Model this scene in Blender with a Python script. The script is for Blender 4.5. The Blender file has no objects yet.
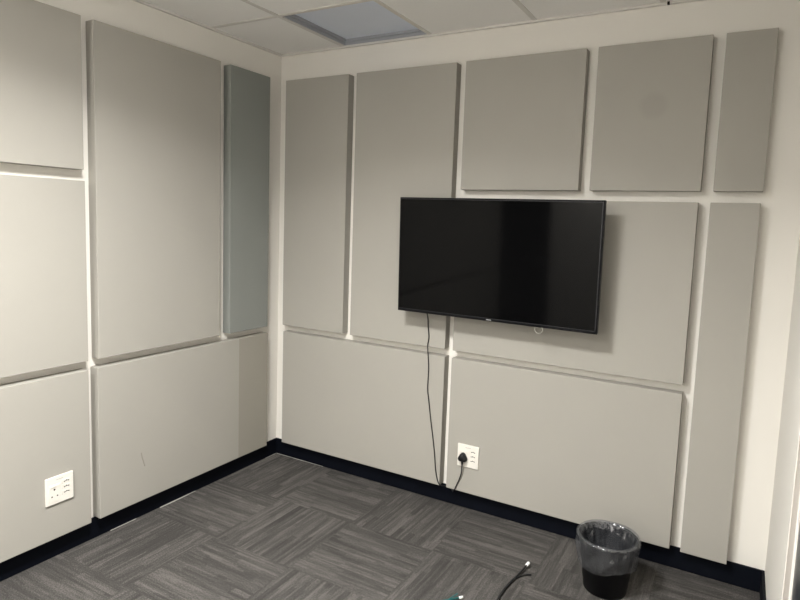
import bpy, bmesh, math, random
from mathutils import Vector, Matrix
random.seed(4)
S = bpy.context.scene
COL = S.collection
PI = math.pi

# ------------------------------------------------------------------ helpers
def tag(o, label=None, cat=None, group=None, kind=None):
    if label: o['label'] = label
    if cat: o['category'] = cat
    if group: o['group'] = group
    if kind: o['kind'] = kind
    return o

def obj(name, bm, mat, parent=None, loc=None, smooth=False):
    """link a bmesh given in world coordinates as one object whose origin is loc"""
    if loc is not None:
        bmesh.ops.translate(bm, vec=-Vector(loc), verts=bm.verts)
    bmesh.ops.recalc_face_normals(bm, faces=bm.faces)
    me = bpy.data.meshes.new(name)
    bm.to_mesh(me); bm.free()
    if smooth:
        for p in me.polygons: p.use_smooth = True
    o = bpy.data.objects.new(name, me)
    me.materials.append(mat)
    COL.objects.link(o)
    if parent is not None:
        o.parent = parent
        if loc is not None:
            o.location = Vector(loc)
    elif loc is not None:
        o.location = loc
    return o

def empty(name, loc, rot=(0, 0, 0)):
    o = bpy.data.objects.new(name, None)
    o.empty_display_size = .05
    o.location = loc; o.rotation_euler = rot
    COL.objects.link(o)
    return o

def BM(): return bmesh.new()

def box(bm, x0, x1, y0, y1, z0, z1, bev=0.0, seg=2):
    b = bmesh.new()
    bmesh.ops.create_cube(b, size=1)
    for v in b.verts:
        v.co = Vector((x0 + (v.co.x + .5) * (x1 - x0), y0 + (v.co.y + .5) * (y1 - y0), z0 + (v.co.z + .5) * (z1 - z0)))
    if bev:
        bmesh.ops.bevel(b, geom=list(b.edges), offset=bev, segments=seg, affect='EDGES', profile=.5)
    me = bpy.data.meshes.new('t'); b.to_mesh(me); b.free()
    bm.from_mesh(me); bpy.data.meshes.remove(me)
    return bm

def spline(pts, n=8):
    P = [Vector(p) for p in pts]
    P = [2 * P[0] - P[1]] + P + [2 * P[-1] - P[-2]]
    out = []
    for i in range(1, len(P) - 2):
        a, b, c, d = P[i - 1:i + 3]
        for k in range(n):
            t = k / n
            out.append(.5 * ((2 * b) + (c - a) * t + (2 * a - 5 * b + 4 * c - d) * t * t + (3 * b - a - 3 * c + d) * t ** 3))
    out.append(P[-2])
    return out

def tube(bm, pts, r, n=10, closed=False, r1=None):
    P = [Vector(p) for p in pts]; N = len(P)
    rings = []; prev = None
    for i, p in enumerate(P):
        a = P[(i - 1) % N] if (closed or i > 0) else P[i]
        b = P[(i + 1) % N] if (closed or i < N - 1) else P[i]
        t = (b - a).normalized()
        if prev is None:
            u = t.orthogonal().normalized()
        else:
            u = (prev - t * prev.dot(t)).normalized()
        prev = u; w = t.cross(u)
        rr = r if r1 is None else r + (r1 - r) * i / (N - 1)
        rings.append([bm.verts.new(p + (u * math.cos(2 * PI * k / n) + w * math.sin(2 * PI * k / n)) * rr) for k in range(n)])
    for i in range(N if closed else N - 1):
        A, B = rings[i], rings[(i + 1) % N]
        for k in range(n):
            bm.faces.new((A[k], A[(k + 1) % n], B[(k + 1) % n], B[k]))
    if not closed:
        bm.faces.new(rings[0][::-1]); bm.faces.new(rings[-1])
    return bm

def lathe(bm, prof, c=(0, 0), n=64, fn=None):
    """prof: list of (r, z); fn(r, z, angle, i) -> (r, z) lets the surface wrinkle"""
    rings = []
    for i, (r, z) in enumerate(prof):
        ring = []
        for k in range(n):
            a = 2 * PI * k / n
            rr, zz = fn(r, z, a, i) if fn else (r, z)
            ring.append(bm.verts.new((c[0] + rr * math.cos(a), c[1] + rr * math.sin(a), zz)))
        rings.append(ring)
    for A, B in zip(rings, rings[1:]):
        for k in range(n):
            bm.faces.new((A[k], A[(k + 1) % n], B[(k + 1) % n], B[k]))
    return rings

def cyl(bm, p0, p1, r, n=20):
    return tube(bm, [p0, p1], r, n)

# ------------------------------------------------------------------ materials
class NT:
    def __init__(self, name):
        self.m = bpy.data.materials.new(name); self.m.use_nodes = True
        self.t = self.m.node_tree; self.b = self.t.nodes['Principled BSDF']
        self.out = self.t.nodes['Material Output']
    def n(self, kind, **kw):
        x = self.t.nodes.new(kind)
        for k, v in kw.items(): setattr(x, k, v)
        return x
    def put(self, sock, v):
        if isinstance(v, bpy.types.NodeSocket): self.t.links.new(v, sock)
        else: sock.default_value = v
    def math(self, op, a, b=0.0, c=0.0):
        x = self.n('ShaderNodeMath', operation=op)
        self.put(x.inputs[0], a); self.put(x.inputs[1], b); self.put(x.inputs[2], c)
        return x.outputs[0]
    def noise(self, vec, scale, detail=3, rough=.5):
        x = self.n('ShaderNodeTexNoise'); x.inputs['Scale'].default_value = scale
        x.inputs['Detail'].default_value = detail; x.inputs['Roughness'].default_value = rough
        if vec is not None: self.put(x.inputs['Vector'], vec)
        return x.outputs['Fac']
    def mix(self, f, a, b):
        x = self.n('ShaderNodeMix', data_type='RGBA')
        self.put(x.inputs['Factor'], f)
        self.put(x.inputs[6], a); self.put(x.inputs[7], b)
        return x.outputs[2]
    def bump(self, h, strength, dist=.002):
        x = self.n('ShaderNodeBump'); x.inputs['Strength'].default_value = strength; x.inputs['Distance'].default_value = dist
        self.put(x.inputs['Height'], h); self.put(self.b.inputs['Normal'], x.outputs[0])
    def coord(self):
        return self.n('ShaderNodeTexCoord').outputs['Object']

def rgb(r, g, b): return (r, g, b, 1)

def plain(name, c, rough=.5, spec=.5, metal=0.0, var=.06, scale=40, bump=0.0):
    t = NT(name); co = t.coord()
    f = t.noise(co, scale)
    lo = tuple(x * (1 - var) for x in c) + (1,); hi = tuple(min(1, x * (1 + var)) for x in c) + (1,)
    t.put(t.b.inputs['Base Color'], t.mix(f, lo, hi))
    t.b.inputs['Roughness'].default_value = rough; t.b.inputs['Specular IOR Level'].default_value = spec
    t.b.inputs['Metallic'].default_value = metal
    if bump: t.bump(t.noise(co, scale * 4), bump)
    return t.m

def fabric(name, c, patch=None, stain=None):
    """woven acoustic fabric; patch=(axis, limit, colour): a second colour beyond that limit; stain=(point, radius)"""
    t = NT(name); co = t.coord()
    cloud = t.noise(co, 2.5, 4)
    weave = t.noise(co, 420, 2)
    f = t.math('ADD', t.math('MULTIPLY', cloud, .6), t.math('MULTIPLY', weave, .4))
    def pair(c): return tuple(x * .93 for x in c) + (1,), tuple(x * 1.07 for x in c) + (1,)
    lo, hi = pair(c); col = t.mix(f, lo, hi)
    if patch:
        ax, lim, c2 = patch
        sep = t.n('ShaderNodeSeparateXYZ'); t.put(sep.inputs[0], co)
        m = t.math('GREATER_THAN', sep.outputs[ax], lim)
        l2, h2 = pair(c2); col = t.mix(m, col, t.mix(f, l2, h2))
    if stain:
        p, r = stain
        d = t.n('ShaderNodeVectorMath', operation='DISTANCE'); t.put(d.inputs[0], co); d.inputs[1].default_value = p
        mr = t.n('ShaderNodeMapRange', interpolation_type='SMOOTHSTEP')
        t.put(mr.inputs['Value'], d.outputs['Value']); mr.inputs['From Min'].default_value = r; mr.inputs['From Max'].default_value = r * .55
        mr.inputs['To Min'].default_value = 0; mr.inputs['To Max'].default_value = .10
        col = t.mix(mr.outputs[0], col, tuple(x * .35 for x in c) + (1,))
    t.put(t.b.inputs['Base Color'], col)
    t.b.inputs['Roughness'].default_value = .95; t.b.inputs['Specular IOR Level'].default_value = .12
    t.bump(weave, .15, .001)
    return t.m

PANEL = (.376, .361, .325)
M = {}
M['wall'] = plain('wall_paint', (.80, .775, .725), .7, .25, var=.02, scale=3, bump=.02)
M['ceiling'] = plain('mineral_ceiling_tile', (.92, .91, .89), .9, .1, var=.03, scale=90, bump=.05)
M['grid'] = plain('ceiling_bar_paint', (.70, .68, .65), .5, .3, var=.02)
M['fabric'] = fabric('beige_fabric', PANEL)
M['fabric_stained'] = fabric('beige_fabric_round_stain', PANEL, stain=((.02, -.03, .05), .085))
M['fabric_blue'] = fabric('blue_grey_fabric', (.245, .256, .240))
M['fabric_dark_end'] = fabric('beige_fabric_dark_end', PANEL, patch=(1, .338, (.315, .298, .258)))  # beige that turns darker beyond a straight vertical edge
M['skirting'] = plain('navy_vinyl', (.003, .004, .0075), .55, .1, var=.2, scale=12)
M['sealant'] = plain('frayed_sealant', (.40, .39, .36), .8, .2, var=.3, scale=120)
M['white_plastic'] = plain('white_plastic', (.80, .775, .715), .35, .4, var=.01)
M['hole'] = plain('dark_hole', (.02, .018, .016), .8, .1)
M['grey_mark'] = plain('grey_print', (.38, .36, .33), .7, .2)
M['black_plastic'] = plain('black_plastic', (.008, .008, .009), .42, .4, var=.15)
M['black_rubber'] = plain('black_rubber', (.010, .010, .011), .5, .35, var=.15)
M['bin_black'] = plain('black_bin_plastic', (.004, .004, .005), .45, .18, var=.15)
M['bezel'] = plain('dark_grey_bezel', (.004, .004, .005), .45, .1, var=.1)
M['bezel_lip'] = plain('grey_metal_lip', (.022, .022, .024), .4, .3, metal=.2, var=.1)
M['silver'] = plain('silver_print', (.42, .42, .43), .4, .5, var=.02)
M['clear_loop'] = plain('clear_grey_plastic', (.36, .35, .31), .3, .4, var=.1)
M['teal'] = plain('teal_cable_sheath', (.008, .085, .085), .45, .4, var=.15)
M['white_conn'] = plain('white_connector', (.92, .92, .90), .35, .4, var=.01)
M['lamp_frame'] = plain('blue_grey_lamp_frame', (.36, .375, .41), .5, .35, var=.03)
M['lamp_white_frame'] = plain('white_lamp_frame', (.8, .8, .78), .5, .35, var=.03)
M['diffuser'] = plain('unlit_blue_grey_diffuser', (.72, .78, .90), .35, .5, var=.02, scale=8)
M['frame_paint'] = plain('door_frame_paint', (.62, .57, .52), .5, .35, var=.02)
M['frame_edge'] = plain('door_frame_edge_paint', (.85, .82, .77), .45, .4, var=.02)
M['door_dark'] = plain('dark_navy_door', (.006, .009, .016), .3, .5, var=.1)
M['scuff'] = plain('grey_scuff', (.315, .295, .26), .9, .1, var=.1)

t = NT('glossy_screen'); t.put(t.b.inputs['Base Color'], t.mix(t.noise(t.coord(), 3), rgb(.0022, .0022, .0024), rgb(.003, .003, .0032)))
t.b.inputs['Roughness'].default_value = .07; t.b.inputs['Specular IOR Level'].default_value = .11; M['screen'] = t.m

def lamp_mat(strength, c=(1, .985, .955)):
    t = NT('lit_diffuser')
    t.put(t.b.inputs['Base Color'], t.mix(t.noise(t.coord(), 8), rgb(.8, .8, .8), rgb(.82, .82, .82)))
    t.b.inputs['Emission Color'].default_value = c + (1,)
    t.b.inputs['Emission Strength'].default_value = strength
    return t.m
M['lit'] = lamp_mat(22)

# carpet tiles, half a metre square, laid quarter-turned
t = NT('carpet_tiles'); co = t.coord()
sep = t.n('ShaderNodeSeparateXYZ'); t.put(sep.inputs[0], co)
X = t.math('DIVIDE', sep.outputs[0], .5); Y = t.math('DIVIDE', t.math('ADD', sep.outputs[1], .022), .5)
ix = t.math('FLOOR', X); iy = t.math('FLOOR', Y)
par = t.math('FLOORED_MODULO', t.math('ADD', ix, iy), 2.0)          # 1 -> stripes along y
par = t.math('GREATER_THAN', par, .5)
fx = t.math('SUBTRACT', X, ix); fy = t.math('SUBTRACT', Y, iy)
inv = t.math('SUBTRACT', 1.0, par)
u = t.math('ADD', t.math('MULTIPLY', fx, inv), t.math('MULTIPLY', fy, par))      # along, 0..1
v = t.math('ADD', t.math('MULTIPLY', fy, inv), t.math('MULTIPLY', fx, par))      # across
v = t.math('ADD', v, t.math('MULTIPLY', t.math('SUBTRACT', t.noise(co, 260, 2), .5), .022))
u = t.math('ADD', u, t.math('MULTIPLY', t.math('SUBTRACT', t.noise(co, 150, 2), .5), .09))
def white(*xyz):
    c = t.n('ShaderNodeCombineXYZ')
    for i, a in enumerate(xyz): t.put(c.inputs[i], a)
    w = t.n('ShaderNodeTexWhiteNoise', noise_dimensions='3D'); t.put(w.inputs['Vector'], c.outputs[0])
    return w.outputs['Value']
hid = t.math('ADD', t.math('MULTIPLY', ix, 7.31), t.math('MULTIPLY', iy, 13.77))
def dashes(nb, ns, seed):
    band = t.math('FLOOR', t.math('MULTIPLY', v, nb))
    off = white(band, hid, seed)
    seg = t.math('FLOOR', t.math('ADD', t.math('MULTIPLY', u, ns), t.math('MULTIPLY', off, 9.0)))
    return white(band, seg, t.math('ADD', hid, seed + .5))
d1 = dashes(14, 1.6, 1.0); d2 = dashes(34, 2.2, 5.0); d3 = dashes(60, 1.2, 9.0)
cv = t.n('ShaderNodeCombineXYZ'); t.put(cv.inputs[0], t.math('MULTIPLY', u, 2.0)); t.put(cv.inputs[1], t.math('MULTIPLY', v, 26.0)); t.put(cv.inputs[2], hid)
streak = t.noise(cv.outputs[0], 1.6, 2)
pile = t.noise(co, 170, 3, .75)
blot = t.noise(co, 5, 3)
f = t.math('ADD', t.math('MULTIPLY', d1, .24), t.math('MULTIPLY', d2, .20))
f = t.math('ADD', f, t.math('MULTIPLY', d3, .14))
f = t.math('ADD', f, t.math('MULTIPLY', streak, .42))
f = t.math('ADD', f, t.math('MULTIPLY', t.math('SUBTRACT', pile, .5), 1.6))
f = t.math('ADD', f, t.math('MULTIPLY', t.math('SUBTRACT', blot, .5), .15))
cr = t.n('ShaderNodeValToRGB'); t.put(cr.inputs[0], f)
e = cr.color_ramp.elements
e[0].position = .18; e[0].color = (.0445, .042, .0395, 1)
e[1].position = .86; e[1].color = (.150, .140, .130, 1)
e2 = e.new(.52); e2.color = (.0745, .0705, .0665, 1)
seam = t.math('MINIMUM', t.math('MINIMUM', fx, t.math('SUBTRACT', 1.0, fx)), t.math('MINIMUM', fy, t.math('SUBTRACT', 1.0, fy)))
sm = t.math('LESS_THAN', seam, .004)
col = t.mix(t.math('MULTIPLY', sm, .12), cr.outputs[0], rgb(.06, .055, .05))
t.put(t.b.inputs['Base Color'], col); t.b.inputs['Roughness'].default_value = .95; t.b.inputs['Specular IOR Level'].default_value = .1
t.bump(pile, .8, .006)
M['carpet'] = t.m

# translucent bin bag
t = NT('clear_bin_bag'); co = t.coord()
tr = t.n('ShaderNodeBsdfTransparent'); tr.inputs[0].default_value = (.80, .81, .84, 1)
gl = t.n('ShaderNodeBsdfGlossy'); gl.inputs['Color'].default_value = (.9, .92, .96, 1); gl.inputs['Roughness'].default_value = .10
df = t.n('ShaderNodeBsdfDiffuse'); df.inputs[0].default_value = (.62, .64, .68, 1)
mp = t.n('ShaderNodeMapping'); mp.inputs['Scale'].default_value = (1, 1, .38); mp.inputs['Rotation'].default_value = (.25, .2, 0); t.put(mp.inputs['Vector'], co)
wr = t.math('ABSOLUTE', t.math('SUBTRACT', t.noise(mp.outputs[0], 24, 1.5, .5), .5))
bp = t.n('ShaderNodeBump'); bp.inputs['Strength'].default_value = .9; bp.inputs['Distance'].default_value = .03; t.put(bp.inputs['Height'], wr)
for x in (gl, df): t.put(x.inputs['Normal'], bp.outputs[0])
m1 = t.n('ShaderNodeMixShader'); m1.inputs[0].default_value = .72; t.t.links.new(df.outputs[0], m1.inputs[1]); t.t.links.new(gl.outputs[0], m1.inputs[2])
m2 = t.n('ShaderNodeMixShader'); t.put(m2.inputs[0], t.math('ADD', .02, t.math('MULTIPLY', t.noise(mp.outputs[0], 20, 3), .28)))
t.t.links.new(tr.outputs[0], m2.inputs[1]); t.t.links.new(m1.outputs[0], m2.inputs[2])
t.t.links.new(m2.outputs[0], t.out.inputs['Surface'])
M['bag'] = t.m

LC, LK, SPREAD = (1, .985, .955), 1.1, 144
# ------------------------------------------------------------------ the room
RX, RY, H = 2.947, -4.3, 2.70
def struct(name, bm, m, parent=None):
    o = obj(name, bm, m, parent)
    o['kind'] = 'structure'
    return o
struct('floor', box(BM(), -.15, RX + .15, RY - .15, .15, -.1, 0), M['carpet'])
struct('wall_left', box(BM(), -.12, 0, RY, 0, 0, H + .12), M['wall'])
struct('wall_back', box(BM(), -.12, RX + .12, 0, .12, 0, H + .12), M['wall'])
struct('wall_front', box(BM(), -.12, RX + .12, RY - .12, RY, 0, H + .12), M['wall'])
DY0, DY1, DH = -1.125, -2.03, 2.1                                       # the door opening in the right wall
bm = BM()
box(bm, RX, RX + .12, DY0, 0, 0, H + .12); box(bm, RX, RX + .12, RY, DY1, 0, H + .12); box(bm, RX, RX + .12, DY1, DY0, DH, H + .12)
struct('wall_right', bm, M['wall'])

lamps_at = {(1, -1): 'off', (2, -4): 'lit', (2, -7): 'lit'}
gx = [0, .505, 1.105, 1.712, 2.325, 2.925, RX]; gy = [0, -.6, -1.2, -1.8, -2.4, -3.0, -3.6, -4.2, RY]
bm = BM()
for i in range(6):
    for j in range(8):
        if (i, -1 - j) in lamps_at: continue
        box(bm, gx[i], gx[i + 1], gy[j + 1], gy[j], H, H + .015)
box(bm, 0, RX, RY, 0, H + .10, H + .12)
ceil = struct('ceiling', bm, M['ceiling'])
bm = BM()
for x in gx[1:-1]: box(bm, x - .012, x + .012, RY, 0, H - .004, H + .001)
for y in gy[1:-1]: box(bm, 0, RX, y - .012, y + .012, H - .0035, H + .001)
struct('ceiling_grid', bm, M['grid'], ceil)
struct('grid_clip', box(BM(), 2.343, 2.353, -.030, -.012, H - .016, H - .004, .001), M['hole'], ceil)
bm = BM()
box(bm, .001, RX - .001, -.02, -.0005, H - .012, H - .001); box(bm, .0005, .02, RY, -.02, H - .012, H - .001)
struct('trim_1', bm, M['grid'])

def lamp(i, j, lit, label, power=0):
    x0, x1 = gx[i] + .012, gx[i + 1] - .012; y1, y0 = gy[-1 - j] - .006, gy[-j] + .012
    y1 = gy[-1 - j] - .012
    cx, cy = (x0 + x1) / 2, (y0 + y1) / 2
    r = empty('ceiling_light', (cx, cy, H)); tag(r, label, 'ceiling light', 'square lights set in the ceiling grid')
    w, d = (x1 - x0) / 2, (y1 - y0) / 2
    depth = .032 if not lit else .012
    b = BM()
    for (a0, a1, b0, b1) in ((-w, -w + .007, -d, d), (w - .007, w, -d, d), (-w + .007, w - .007, -d, -d + .007), (-w + .007, w - .007, d - .007, d)):
        box(b, a0, a1, b0, b1, 0.001, depth + .02)
    k = .020                                                          # a second step of the frame, higher up
    for (a0, a1, b0, b1) in ((-w + .007, -w + k, -d + .007, d - .007), (w - k, w - .007, -d + .007, d - .007), (-w + k, w - k, -d + .007, -d + k), (-w + k, w - k, d - k, d - .007)):
        box(b, a0, a1, b0, b1, depth * .55, depth + .02)
    obj('lamp_frame', b, M['lamp_white_frame' if lit else 'lamp_frame'], r)
    obj('diffuser', box(BM(), -w + k, w - k, -d + k, d - k, depth, depth + .008), M['lit' if lit else 'diffuser'], r)
    if lit:                                                           # the louvred lamp's downward beam
        L = bpy.data.lights.new('lamp_beam', 'AREA'); L.shape = 'SQUARE'; L.size = .32; L.spread = math.radians(SPREAD)
        L.energy = power * LK; L.color = LC
        o = bpy.data.objects.new('lamp_beam', L); COL.objects.link(o); o.parent = r; o.location = (0, 0, depth - .002)
lamp(1, -1, False, 'unlit square ceiling light with blue-grey diffuser recessed beside the television wall')
lamp(2, -4, True, 'lit square ceiling light nearest the television, out of the photo above', 68)
lamp(2, -7, True, 'added unseen lit square ceiling light far from the television', 74)  # added lamp, unseen; fills ambient light and brightens the low panels

# skirting
BT, BH = .012, .108
bs = struct('baseboard_back', box(BM(), .0005, RX - .0005, -BT, -.0005, 0, BH, .003), M['skirting'])
bl = struct('baseboard_left', box(BM(), .0005, BT, RY, -BT - .0005, 0, BH, .003), M['skirting'])
struct('baseboard_right', box(BM(), RX - BT, RX - .0005, -.92, -BT - .0005, 0, BH, .003), M['skirting'])
def ragged(along, a0, a1, base, wmax, name, par, thr):
    bm = BM(); n = int(abs(a1 - a0) / .008); prev = None
    rnd = random.Random(len(name) + int(a0 * 7))
    w = .002
    for k in range(n + 1):
        s = a0 + (a1 - a0) * k / n
        w = min(wmax, max(.0006, w + rnd.uniform(-.0012, .0012) + (thr(s) - w) * .25))
        p = (s, base - w, .0025) if along == 'x' else (base + w, s, .0025)
        q = (s, base, .0025) if along == 'x' else (base, s, .0025)
        cur = [bm.verts.new(p), bm.verts.new(q), bm.verts.new((q[0], q[1], .0002)), bm.verts.new((p[0], p[1], .0002))]
        if prev:
            for i in range(4): bm.faces.new((prev[i], prev[(i + 1) % 4], cur[(i + 1) % 4], cur[i]))
        prev = cur
    o = struct(name, bm, M['sealant'], par)
ragged('y', -.02, -.12, BT + .0003, .006, 'sealant_strip', bl, lambda s: .0012)
ragged('y', -.72, -.97, BT + .0003, .011, 'sealant_strip', bl, lambda s: .003 + .006 * math.sin(max(0, min(1, (-.72 - s) / .25)) * PI))
ragged('y', -1.12, -1.27, BT + .0003, .007, 'sealant_strip', bl, lambda s: .003)
ragged('x', .015, .42, -BT - .0003, .008, 'sealant_strip', bs, lambda s: .004 if s < .10 else .0012)

# door with frame in the right wall
d1 = struct('door_1', box(BM(), RX - .001, RX + .04, DY1 + .04, DY0 + .003, .01, DH - .025, .002), M['door_dark'])
bm = BM()
box(bm, RX - .004, RX + .10, -1.10, -.925, 0, DH + .25, .004)
box(bm, RX - .004, RX + .10, DY1 - .06, DY1 + .035, 0, DH + .25, .004)
box(bm, RX - .004, RX + .10, DY1 + .035, -1.10, DH - .02, DH + .25, .004)
struct('door_frame', bm, M['frame_paint'], d1)
bm = BM()
box(bm, RX - .007, RX + .03, -1.1205, -1.1005, 0, DH, .003); box(bm, RX - .0075, RX - .0045, -.940, -.925, 0, DH + .25, .001)
struct('door_stop', bm, M['frame_edge'], d1)
b = BM(); cyl(b, (RX + .0, -1.95, 1.02), (RX - .045, -1.95, 1.02), .011); cyl(b, (RX - .045, -1.96, 1.02), (RX - .045, -1.83, 1.02), .01)
struct('door_handle', b, M['silver'], d1)

d2 = struct('door_2', box(BM(), .05, .66, RY + .012, RY + .045, .01, 2.08, .003), M['door_dark'])
b = BM(); cyl(b, (.60, RY + .045, 1.02), (.60, RY + .09, 1.02), .011); cyl(b, (.61, RY + .09, 1.02), (.48, RY + .09, 1.02), .01)
struct('door_handle', b, M['silver'], d2)

# ------------------------------------------------------------------ fabric panels
T = .060
zt, zu, zu2, zm, zl, zb = 2.5166, 1.8297, 1.7791, .926, .8826, .1147
GL, GB = 'fabric panels on the left wall', 'fabric panels on the television wall'
def panel(wall, a0, a1, z0, z1, label, mat='fabric'):
    c = ((a0 + a1) / 2, 0, (z0 + z1) / 2) if wall == 'back' else (0, (a0 + a1) / 2, (z0 + z1) / 2)
    if wall == 'back': bm = box(BM(), a0, a1, -T, -.0003, z0, z1, .0022, 2)
    else: bm = box(BM(), .0003, T, a0, a1, z0, z1, .0022, 2)
    o = obj('mounted_acoustic_panel', bm, M[mat], None, c)
    return tag(o, label, 'wall panel', GB if wall == 'back' else GL)
panel('left', -4.22, -1.404, zu, zt, 'beige fabric wall panel high on left wall, cut by the left and top photo edges')
panel('left', -4.22, -1.400, zm, zu2, 'beige fabric wall panel at mid height on left wall, above the socket panel')
panel('left', -4.22, -1.400, zb, zl, 'beige fabric wall panel low on left wall with the white socket mounted on it')
panel('left', -1.346, -.5765, zm, zt, 'widest tall beige fabric wall panel on left wall, beside the narrow blue-grey panel')
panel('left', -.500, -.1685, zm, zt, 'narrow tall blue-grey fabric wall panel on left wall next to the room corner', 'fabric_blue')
scuffed = panel('left', -1.3545, -.1625, zb, zl, 'wide low beige fabric wall panel on left wall with a scuff and darker right end', 'fabric_dark_end')
panel('back', .092, .5836, zm, zt, 'narrow tall beige fabric wall panel on television wall next to the room corner')
panel('back', .641, 1.3012, zm, zt, 'tall beige fabric wall panel half hidden by the left end of the television')
panel('back', 1.3552, 1.9984, zu, zt, 'square beige fabric wall panel above the television, left of the stained one')
panel('back', 2.0534, 2.5503, zu, zt, 'nearly square beige fabric wall panel with faint round stain, above right end of television', 'fabric_stained')
panel('back', 2.6011, 2.7962, zu, zt, 'short narrow beige fabric wall panel at the top right of television wall')
panel('back', 1.3499, 2.5447, zm, zu2, 'wide beige fabric wall panel directly behind the television')
panel('back', 2.5943, 2.7913, zb, zu2, 'long narrow beige fabric wall panel at right end of television wall, reaching the baseboard')
panel('back', 1.347, 2.5461, zb, zl, 'wide low beige fabric wall panel under the television with the plugged-in socket')
panel('back', .0994, 1.3034, zb, zl, 'wide low beige fabric wall panel between the room corner and the hanging black cord')
bm = BM()
sp = spline([(T + .0002, -1.119, .378), (T + .0004, -1.114, .352), (T + .0004, -1.106, .326), (T + .0002, -1.098, .299)])
tube(bm, sp, .0030, 6)
s = obj('scuff_mark', bm, M['scuff'], scuffed); s.location = -scuffed.location; s['label'] = 'short grey scuff'

# ------------------------------------------------------------------ sockets
def socket(loc, rz, label):
    """local frame: x right, z up, -y out of the wall; plate centre at the origin"""
    r = empty('wall_socket', loc, (0, 0, rz)); tag(r, label, 'socket', 'white wall sockets')
    w, h = .0645, .0650
    obj('plate', box(BM(), -w, w, -.009, -.0004, -h, h, .0025, 3), M['white_plastic'], r)
    b = box(BM(), -.052, .002, -.0105, -.009, -.052, .030, .001)
    obj('three_pin_module', b, M['white_plastic'], r)
    for (x, z, q) in ((-.026, .006, .0042), (-.038, -.026, .0034), (-.013, -.026, .0034)):
        obj('pin_hole', cyl(BM(), (x, -.0109, z), (x, -.0100, z), q), M['hole'], r)
    obj('rocker_switch', box(BM(), -.048, -.004, -.0125, -.0095, .0165, .0265, .001), M['white_plastic'], r)
    obj('switch_mark', box(BM(), -.047, -.020, -.0128, -.0124, .0165, .0178), M['grey_mark'], r)
    for z in (.030, .004, -.022):
        f = obj('slim_socket', box(BM(), .010, .052, -.0102, -.009, z - .0115, z + .0105, .001), M['white_plastic'], r)
        b = BM()
        for x, dz in ((.021, -.0015), (.031, .0018), (.041, -.0015)):
            cyl(b, (x, -.0106, z + dz), (x, -.0100, z + dz), .0026, 14)
        box(b, .019, .043, -.0105, -.0101, z - .0012, z + .0010)
        obj('pin_hole', b, M['hole'], f)
    b = BM()
    for k in range(6): box(b, -.016 + k * .0056, -.016 + k * .0056 + .0040, -.0093, -.0089, .0475, .0500)
    obj('printed_mark', b, M['grey_mark'], r)
    return r
socket((1.4785, -T, .3345), 0, 'white socket plate under the television holding the black plug')
socket((T, -1.556, .352), PI / 2, 'white empty socket plate on the left wall panel')

# ------------------------------------------------------------------ television
TW, TH = 1.108, .636
tv = empty('television', (1.612, -.203, 1.459), (math.radians(1.55), math.radians(.12), -.009))
tag(tv, 'black flat-screen television mounted on the wall panels above the socket', 'television')
w, h = TW / 2, TH / 2
b = BM()
box(b, -w, w, .004, .030, -h, h, .004, 2); box(b, -w + .10, w - .10, .028, .062, -h + .005, h - .16, .012, 3)
obj('back_casing', b, M['black_plastic'], tv)
b = BM(); bz = .007; bb = .013
box(b, -w, -w + bz, 0, .006, -h, h, .0015); box(b, w - bz, w, 0, .006, -h, h, .0015)
box(b, -w + bz, w - bz, 0, .006, h - bz, h, .0015); box(b, -w + bz, w - bz, 0, .006, -h, -h + bb, .0015)
obj('bezel', b, M['bezel'], tv)
b = BM()
box(b, w - bz - .0055, w - bz, .0008, .005, -h + bb, h - bz); box(b, -w + bz, w - bz, .0008, .005, -h + bb, -h + bb + .003)
box(b, -w + bz, w - bz - .0055, .0008, .005, h - bz - .0035, h - bz)
obj('inner_lip', b, M['bezel_lip'], tv)
obj('screen', box(BM(), -w + bz, w - bz - .0055, .002, .005, -h + bb + .003, h - bz - .0035), M['screen'], tv)
b = BM()
for k in range(7): box(b, -.014 + k * .0040, -.014 + k * .0040 + .0029, -.0006, .0002, -h + .0045, -h + .0095)
obj('logo', b, M['silver'], tv)
for x in (.315, .355, .395, .435, .47): obj('bezel_mark', box(BM(), x, x + .018, -.0005, .0002, -h + .003, -h + .0055), M['bezel_lip'], tv)  # short lighter grey marks along the lower bezel
b = BM(); pts = []
for k in range(24):
    a = 2 * PI * k / 24
    pts.append((.268 + .021 * math.cos(a) * (1 + .12 * math.sin(a)), .003, -h - .014 + .017 * math.sin(a)))
tube(b, pts, .0022, 8, closed=True)
obj('hanging_loop', b, M['clear_loop'], tv, smooth=True)['label'] = 'small clear plastic loop'
b = BM(); box(b, -.20, .20, .060, .078, -.16, .12, .003); box(b, -.12, -.08, .076, .135, -.20, .16, .002); box(b, .08, .12, .076, .135, -.20, .16, .002)
obj('wall_bracket', b, M['black_plastic'], tv)

# ------------------------------------------------------------------ cord and plug
cordr = empty('power_cord', (1.4485, -T, .328))
tag(cordr, 'black power cord hanging from the television and plugged into the socket below', 'power cord')
L0 = Vector(cordr.location)
yk = -T - .0045
pts = [(1.192, -.125, 1.165), (1.193, -.082, 1.115), (1.193, yk - .004, 1.05), (1.199, yk, .985), (1.193, yk, .935), (1.197, yk, .89), (1.205, yk, .80), (1.204, yk, .68), (1.213, yk, .62),
       (1.232, yk, .50), (1.250, yk, .40), (1.266, yk, .30), (1.277, yk, .21), (1.291, yk, .150), (1.305, yk + .002, .124), (1.322, -.046, .112), (1.338, -.026, .1065), (1.362, -.030, .1045), (1.382, -.048, .1035), (1.394, -.0655, .1065), (1.405, -.0675, .121), (1.417, yk - .001, .152), (1.432, yk - .004, .188), (1.447, yk - .012, .235), (1.4525, -.0865, .272), (1.4535, -.088, .292)]
b = BM(); tube(b, [Vector(p) - L0 for p in spline(pts, 8)], .0033, 8)
obj('cable', b, M['black_rubber'], cordr, smooth=True)
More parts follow.
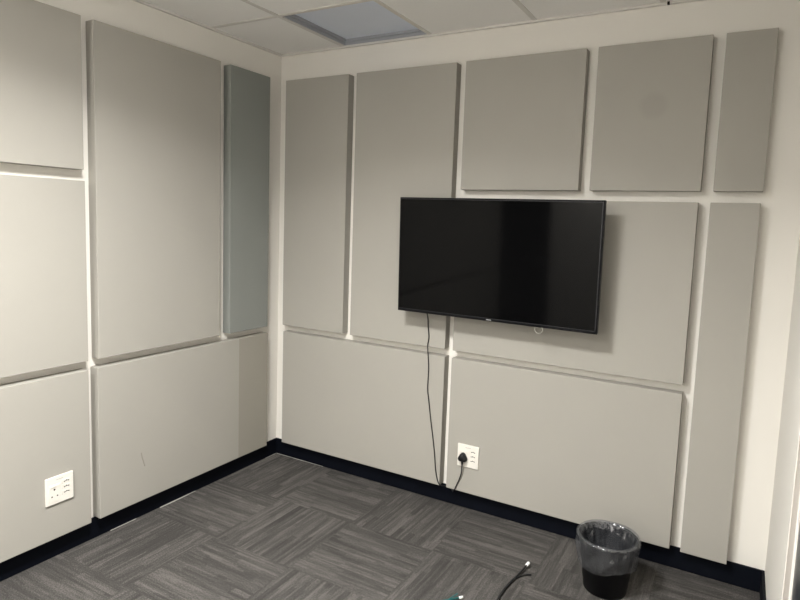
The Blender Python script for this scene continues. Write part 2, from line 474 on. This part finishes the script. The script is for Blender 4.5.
b = BM()                                                             # rounded three-pin plug: broad lobes below, narrow top
outline = []
for k in range(40):
    a = 2 * PI * k / 40
    r = .0245 * (1 + .13 * math.cos(3 * (a - PI / 2)))
    outline.append((r * math.cos(a) * 1.06, r * math.sin(a) * 1.05))
rings = []
for (y, s) in ((-.0128, .96), (-.018, 1.0), (-.030, .97), (-.039, .80), (-.043, .55)):
    rings.append([b.verts.new((1.4525 - L0.x + x * s, y, .326 - L0.z + z * s)) for x, z in outline])
for A, B in zip(rings, rings[1:]):
    for k in range(40): b.faces.new((A[k], A[(k + 1) % 40], B[(k + 1) % 40], B[k]))
b.faces.new(rings[0]); b.faces.new(rings[-1][::-1])
plug = obj('plug', b, M['black_plastic'], cordr, smooth=True)
b = BM(); tube(b, [(.004, -.0265, -.018), (.0045, -.0275, -.030), (.005, -.028, -.044)], .0075, 12, r1=.0045)
obj('strain_relief', b, M['black_rubber'], plug, smooth=True)

# ------------------------------------------------------------------ waste bin and its bag
BX, BY = 2.311, -.365
prof = [(0, .002), (.090, .0), (.0950, .004), (.1265, .238), (.1330, .243), (.1330, .251), (.1290, .2525), (.1255, .250), (.1230, .238), (.0920, .008), (0, .006)]
b = BM(); lathe(b, [(max(r, .0005), z) for r, z in prof], (BX, BY), 72)
bin_ = tag(obj('waste_bin', b, M['bin_black'], None, (BX, BY, 0), smooth=True), 'black round plastic waste bin on the carpet by the wall', 'waste bin')
rn = random.Random(11)
ph = [rn.uniform(0, 6.28) for _ in range(12)]
prof = [(.004, .014), (.045, .012), (.080, .016), (.088, .03)]
for k in range(1, 14): prof.append((.088 + .031 * k / 13, .03 + .215 * k / 13))
prof += [(.1235, .2555), (.1305, .2585), (.1380, .2575), (.1410, .252)]
NIN = len(prof)
for k in range(1, 13): prof.append((.1410 - .0210 * k / 12, .252 - .140 * k / 12))
from mathutils import noise as mnoise
def crease(r, z, a, s, seed):
    n = mnoise.noise(Vector((math.cos(a) * r * s, math.sin(a) * r * s, z * s * .55 + seed)))
    return 1 - abs(n) * 2.2                                          # sharp ridges where the film folds
def wrinkle(r, z, a, i):
    if i < NIN - 4:                                                  # inside: pleats hanging from the rim
        amp = .010 * min(1, (i / 6)) * (1 - .75 * max(0, (z - .19) / .06) if z > .19 else 1)
        f = .5 + .5 * math.sin(9 * a + ph[0] + 9 * z) * math.sin(4 * a + ph[1]) + .25 * math.sin(23 * a + ph[2] - 20 * z)
        return max(.002, r - amp * max(0, f) - .006 * max(0, crease(r, z, a, 17, 3.1)) * min(1, i / 6)), z
    if i < NIN: return r, z + .0012 * math.sin(5 * a + ph[3])
    q = (i - NIN + 1) / 12                                           # outside: loose skirt with an uneven hem
    drop = .022 * math.sin(a + ph[4] * 0 + 2.6) + .008 * math.sin(3 * a + ph[5])
    puff = .0045 * math.sin(q * PI) * (1 + math.sin(3 * a + ph[6] + 7 * q)) + .0018 * math.sin(13 * a + 16 * q + ph[7]) * q + .003 * q + .0035 * max(0, crease(r, z, a, 13, 8.7)) * q
    return r + max(-.0005, puff), z + drop * q
b = BM(); lathe(b, prof, (BX, BY), 200, wrinkle)
bag = tag(obj('bin_liner', b, M['bag'], None, (BX, BY, 0), smooth=True), 'clear crinkled plastic bag lining the black bin and folded over its rim', 'bin liner')

# ------------------------------------------------------------------ loose cables on the carpet
c1 = empty('loose_cable', (1.935, -.60, 0)); L0 = Vector(c1.location)
tag(c1, 'black split-ended cable with a white tip lying on the carpet left of the bin', 'cable', 'loose cable ends on the carpet')
main = [(1.97, -1.05, .006), (1.945, -.86, .006), (1.929, -.735, .006), (1.926, -.66, .0065), (1.930, -.595, .007), (1.938, -.535, .0075)]
b = BM(); tube(b, [Vector(p) - L0 for p in spline(main)], .0062, 10)
sheath = obj('sheath', b, M['black_rubber'], c1, smooth=True)
b = BM(); tube(b, [Vector(p) - L0 for p in spline([(1.938, -.540, .0085), (1.943, -.500, .010), (1.951, -.450, .014), (1.957, -.415, .019)])], .0042, 8)
wire = obj('wire', b, M['black_rubber'], c1, smooth=True)
b = BM(); tube(b, [Vector(p) - L0 for p in spline([(1.938, -.540, .0065), (1.952, -.505, .006), (1.972, -.475, .005), (1.992, -.458, .0042)])], .0038, 8)
obj('wire', b, M['black_rubber'], c1, smooth=True)
b = BM(); tube(b, [Vector(p) - L0 for p in [(1.9565, -.419, .0185), (1.9575, -.412, .0195), (1.9595, -.400, .021), (1.960, -.397, .0215)]], .0078, 12)
obj('tip', b, M['white_conn'], wire, smooth=True)['label'] = 'white connector tip'
c2 = empty('loose_cable', (1.75, -.84, 0)); L0 = Vector(c2.location)
tag(c2, 'teal green cable end with white tip on the carpet at the bottom photo edge', 'cable', 'loose cable ends on the carpet')
b = BM(); tube(b, [Vector(p) - L0 for p in spline([(1.60, -1.06, .005), (1.66, -.95, .005), (1.715, -.875, .0052), (1.752, -.834, .0055), (1.780, -.804, .0065)])], .0037, 10)
sh = obj('sheath', b, M['teal'], c2, smooth=True)
b = BM(); tube(b, [Vector(p) - L0 for p in spline([(1.742, -.845, .006), (1.757, -.820, .014), (1.768, -.800, .020)])], .0025, 8)
obj('wire', b, M['teal'], c2, smooth=True)
b = BM(); tube(b, [Vector(p) - L0 for p in [(1.778, -.806, .0065), (1.784, -.799, .0067), (1.790, -.792, .0069)]], .0056, 10)
obj('tip', b, M['white_conn'], c2, smooth=True)['label'] = 'white connector tip'

# ------------------------------------------------------------------ light, camera, view
wd = bpy.data.worlds.new('world'); S.world = wd; wd.use_nodes = True
wd.node_tree.nodes['Background'].inputs[0].default_value = (.5, .5, .5, 1)
wd.node_tree.nodes['Background'].inputs[1].default_value = .1

f, cx, cy = 597.38, 407.146, 282.641
cam = bpy.data.cameras.new('camera'); co_ = bpy.data.objects.new('camera', cam); COL.objects.link(co_); S.camera = co_
cam.sensor_fit = 'HORIZONTAL'; cam.sensor_width = 36; cam.lens = f / 800 * 36
cam.shift_x = -(cx - 400) / 800; cam.shift_y = (cy - 300) / 800
cam.clip_start = .02
yaw, pitch, roll = .5123, -.1028, .0359
F = Vector((-math.sin(yaw) * math.cos(pitch), math.cos(yaw) * math.cos(pitch), math.sin(pitch)))
R = Vector((math.cos(yaw), math.sin(yaw), 0)); U = R.cross(F)
R2 = math.cos(roll) * R + math.sin(roll) * U; U2 = -math.sin(roll) * R + math.cos(roll) * U
m = Matrix((R2, U2, -F)).transposed().to_4x4(); m.translation = Vector((2.7486, -3.0996, 1.6475))
co_.matrix_world = m
S.view_settings.view_transform = 'Standard'; S.view_settings.look = 'None'
S.view_settings.gamma = 1; S.view_settings.use_curve_mapping = False
S.view_settings.exposure = 0.0
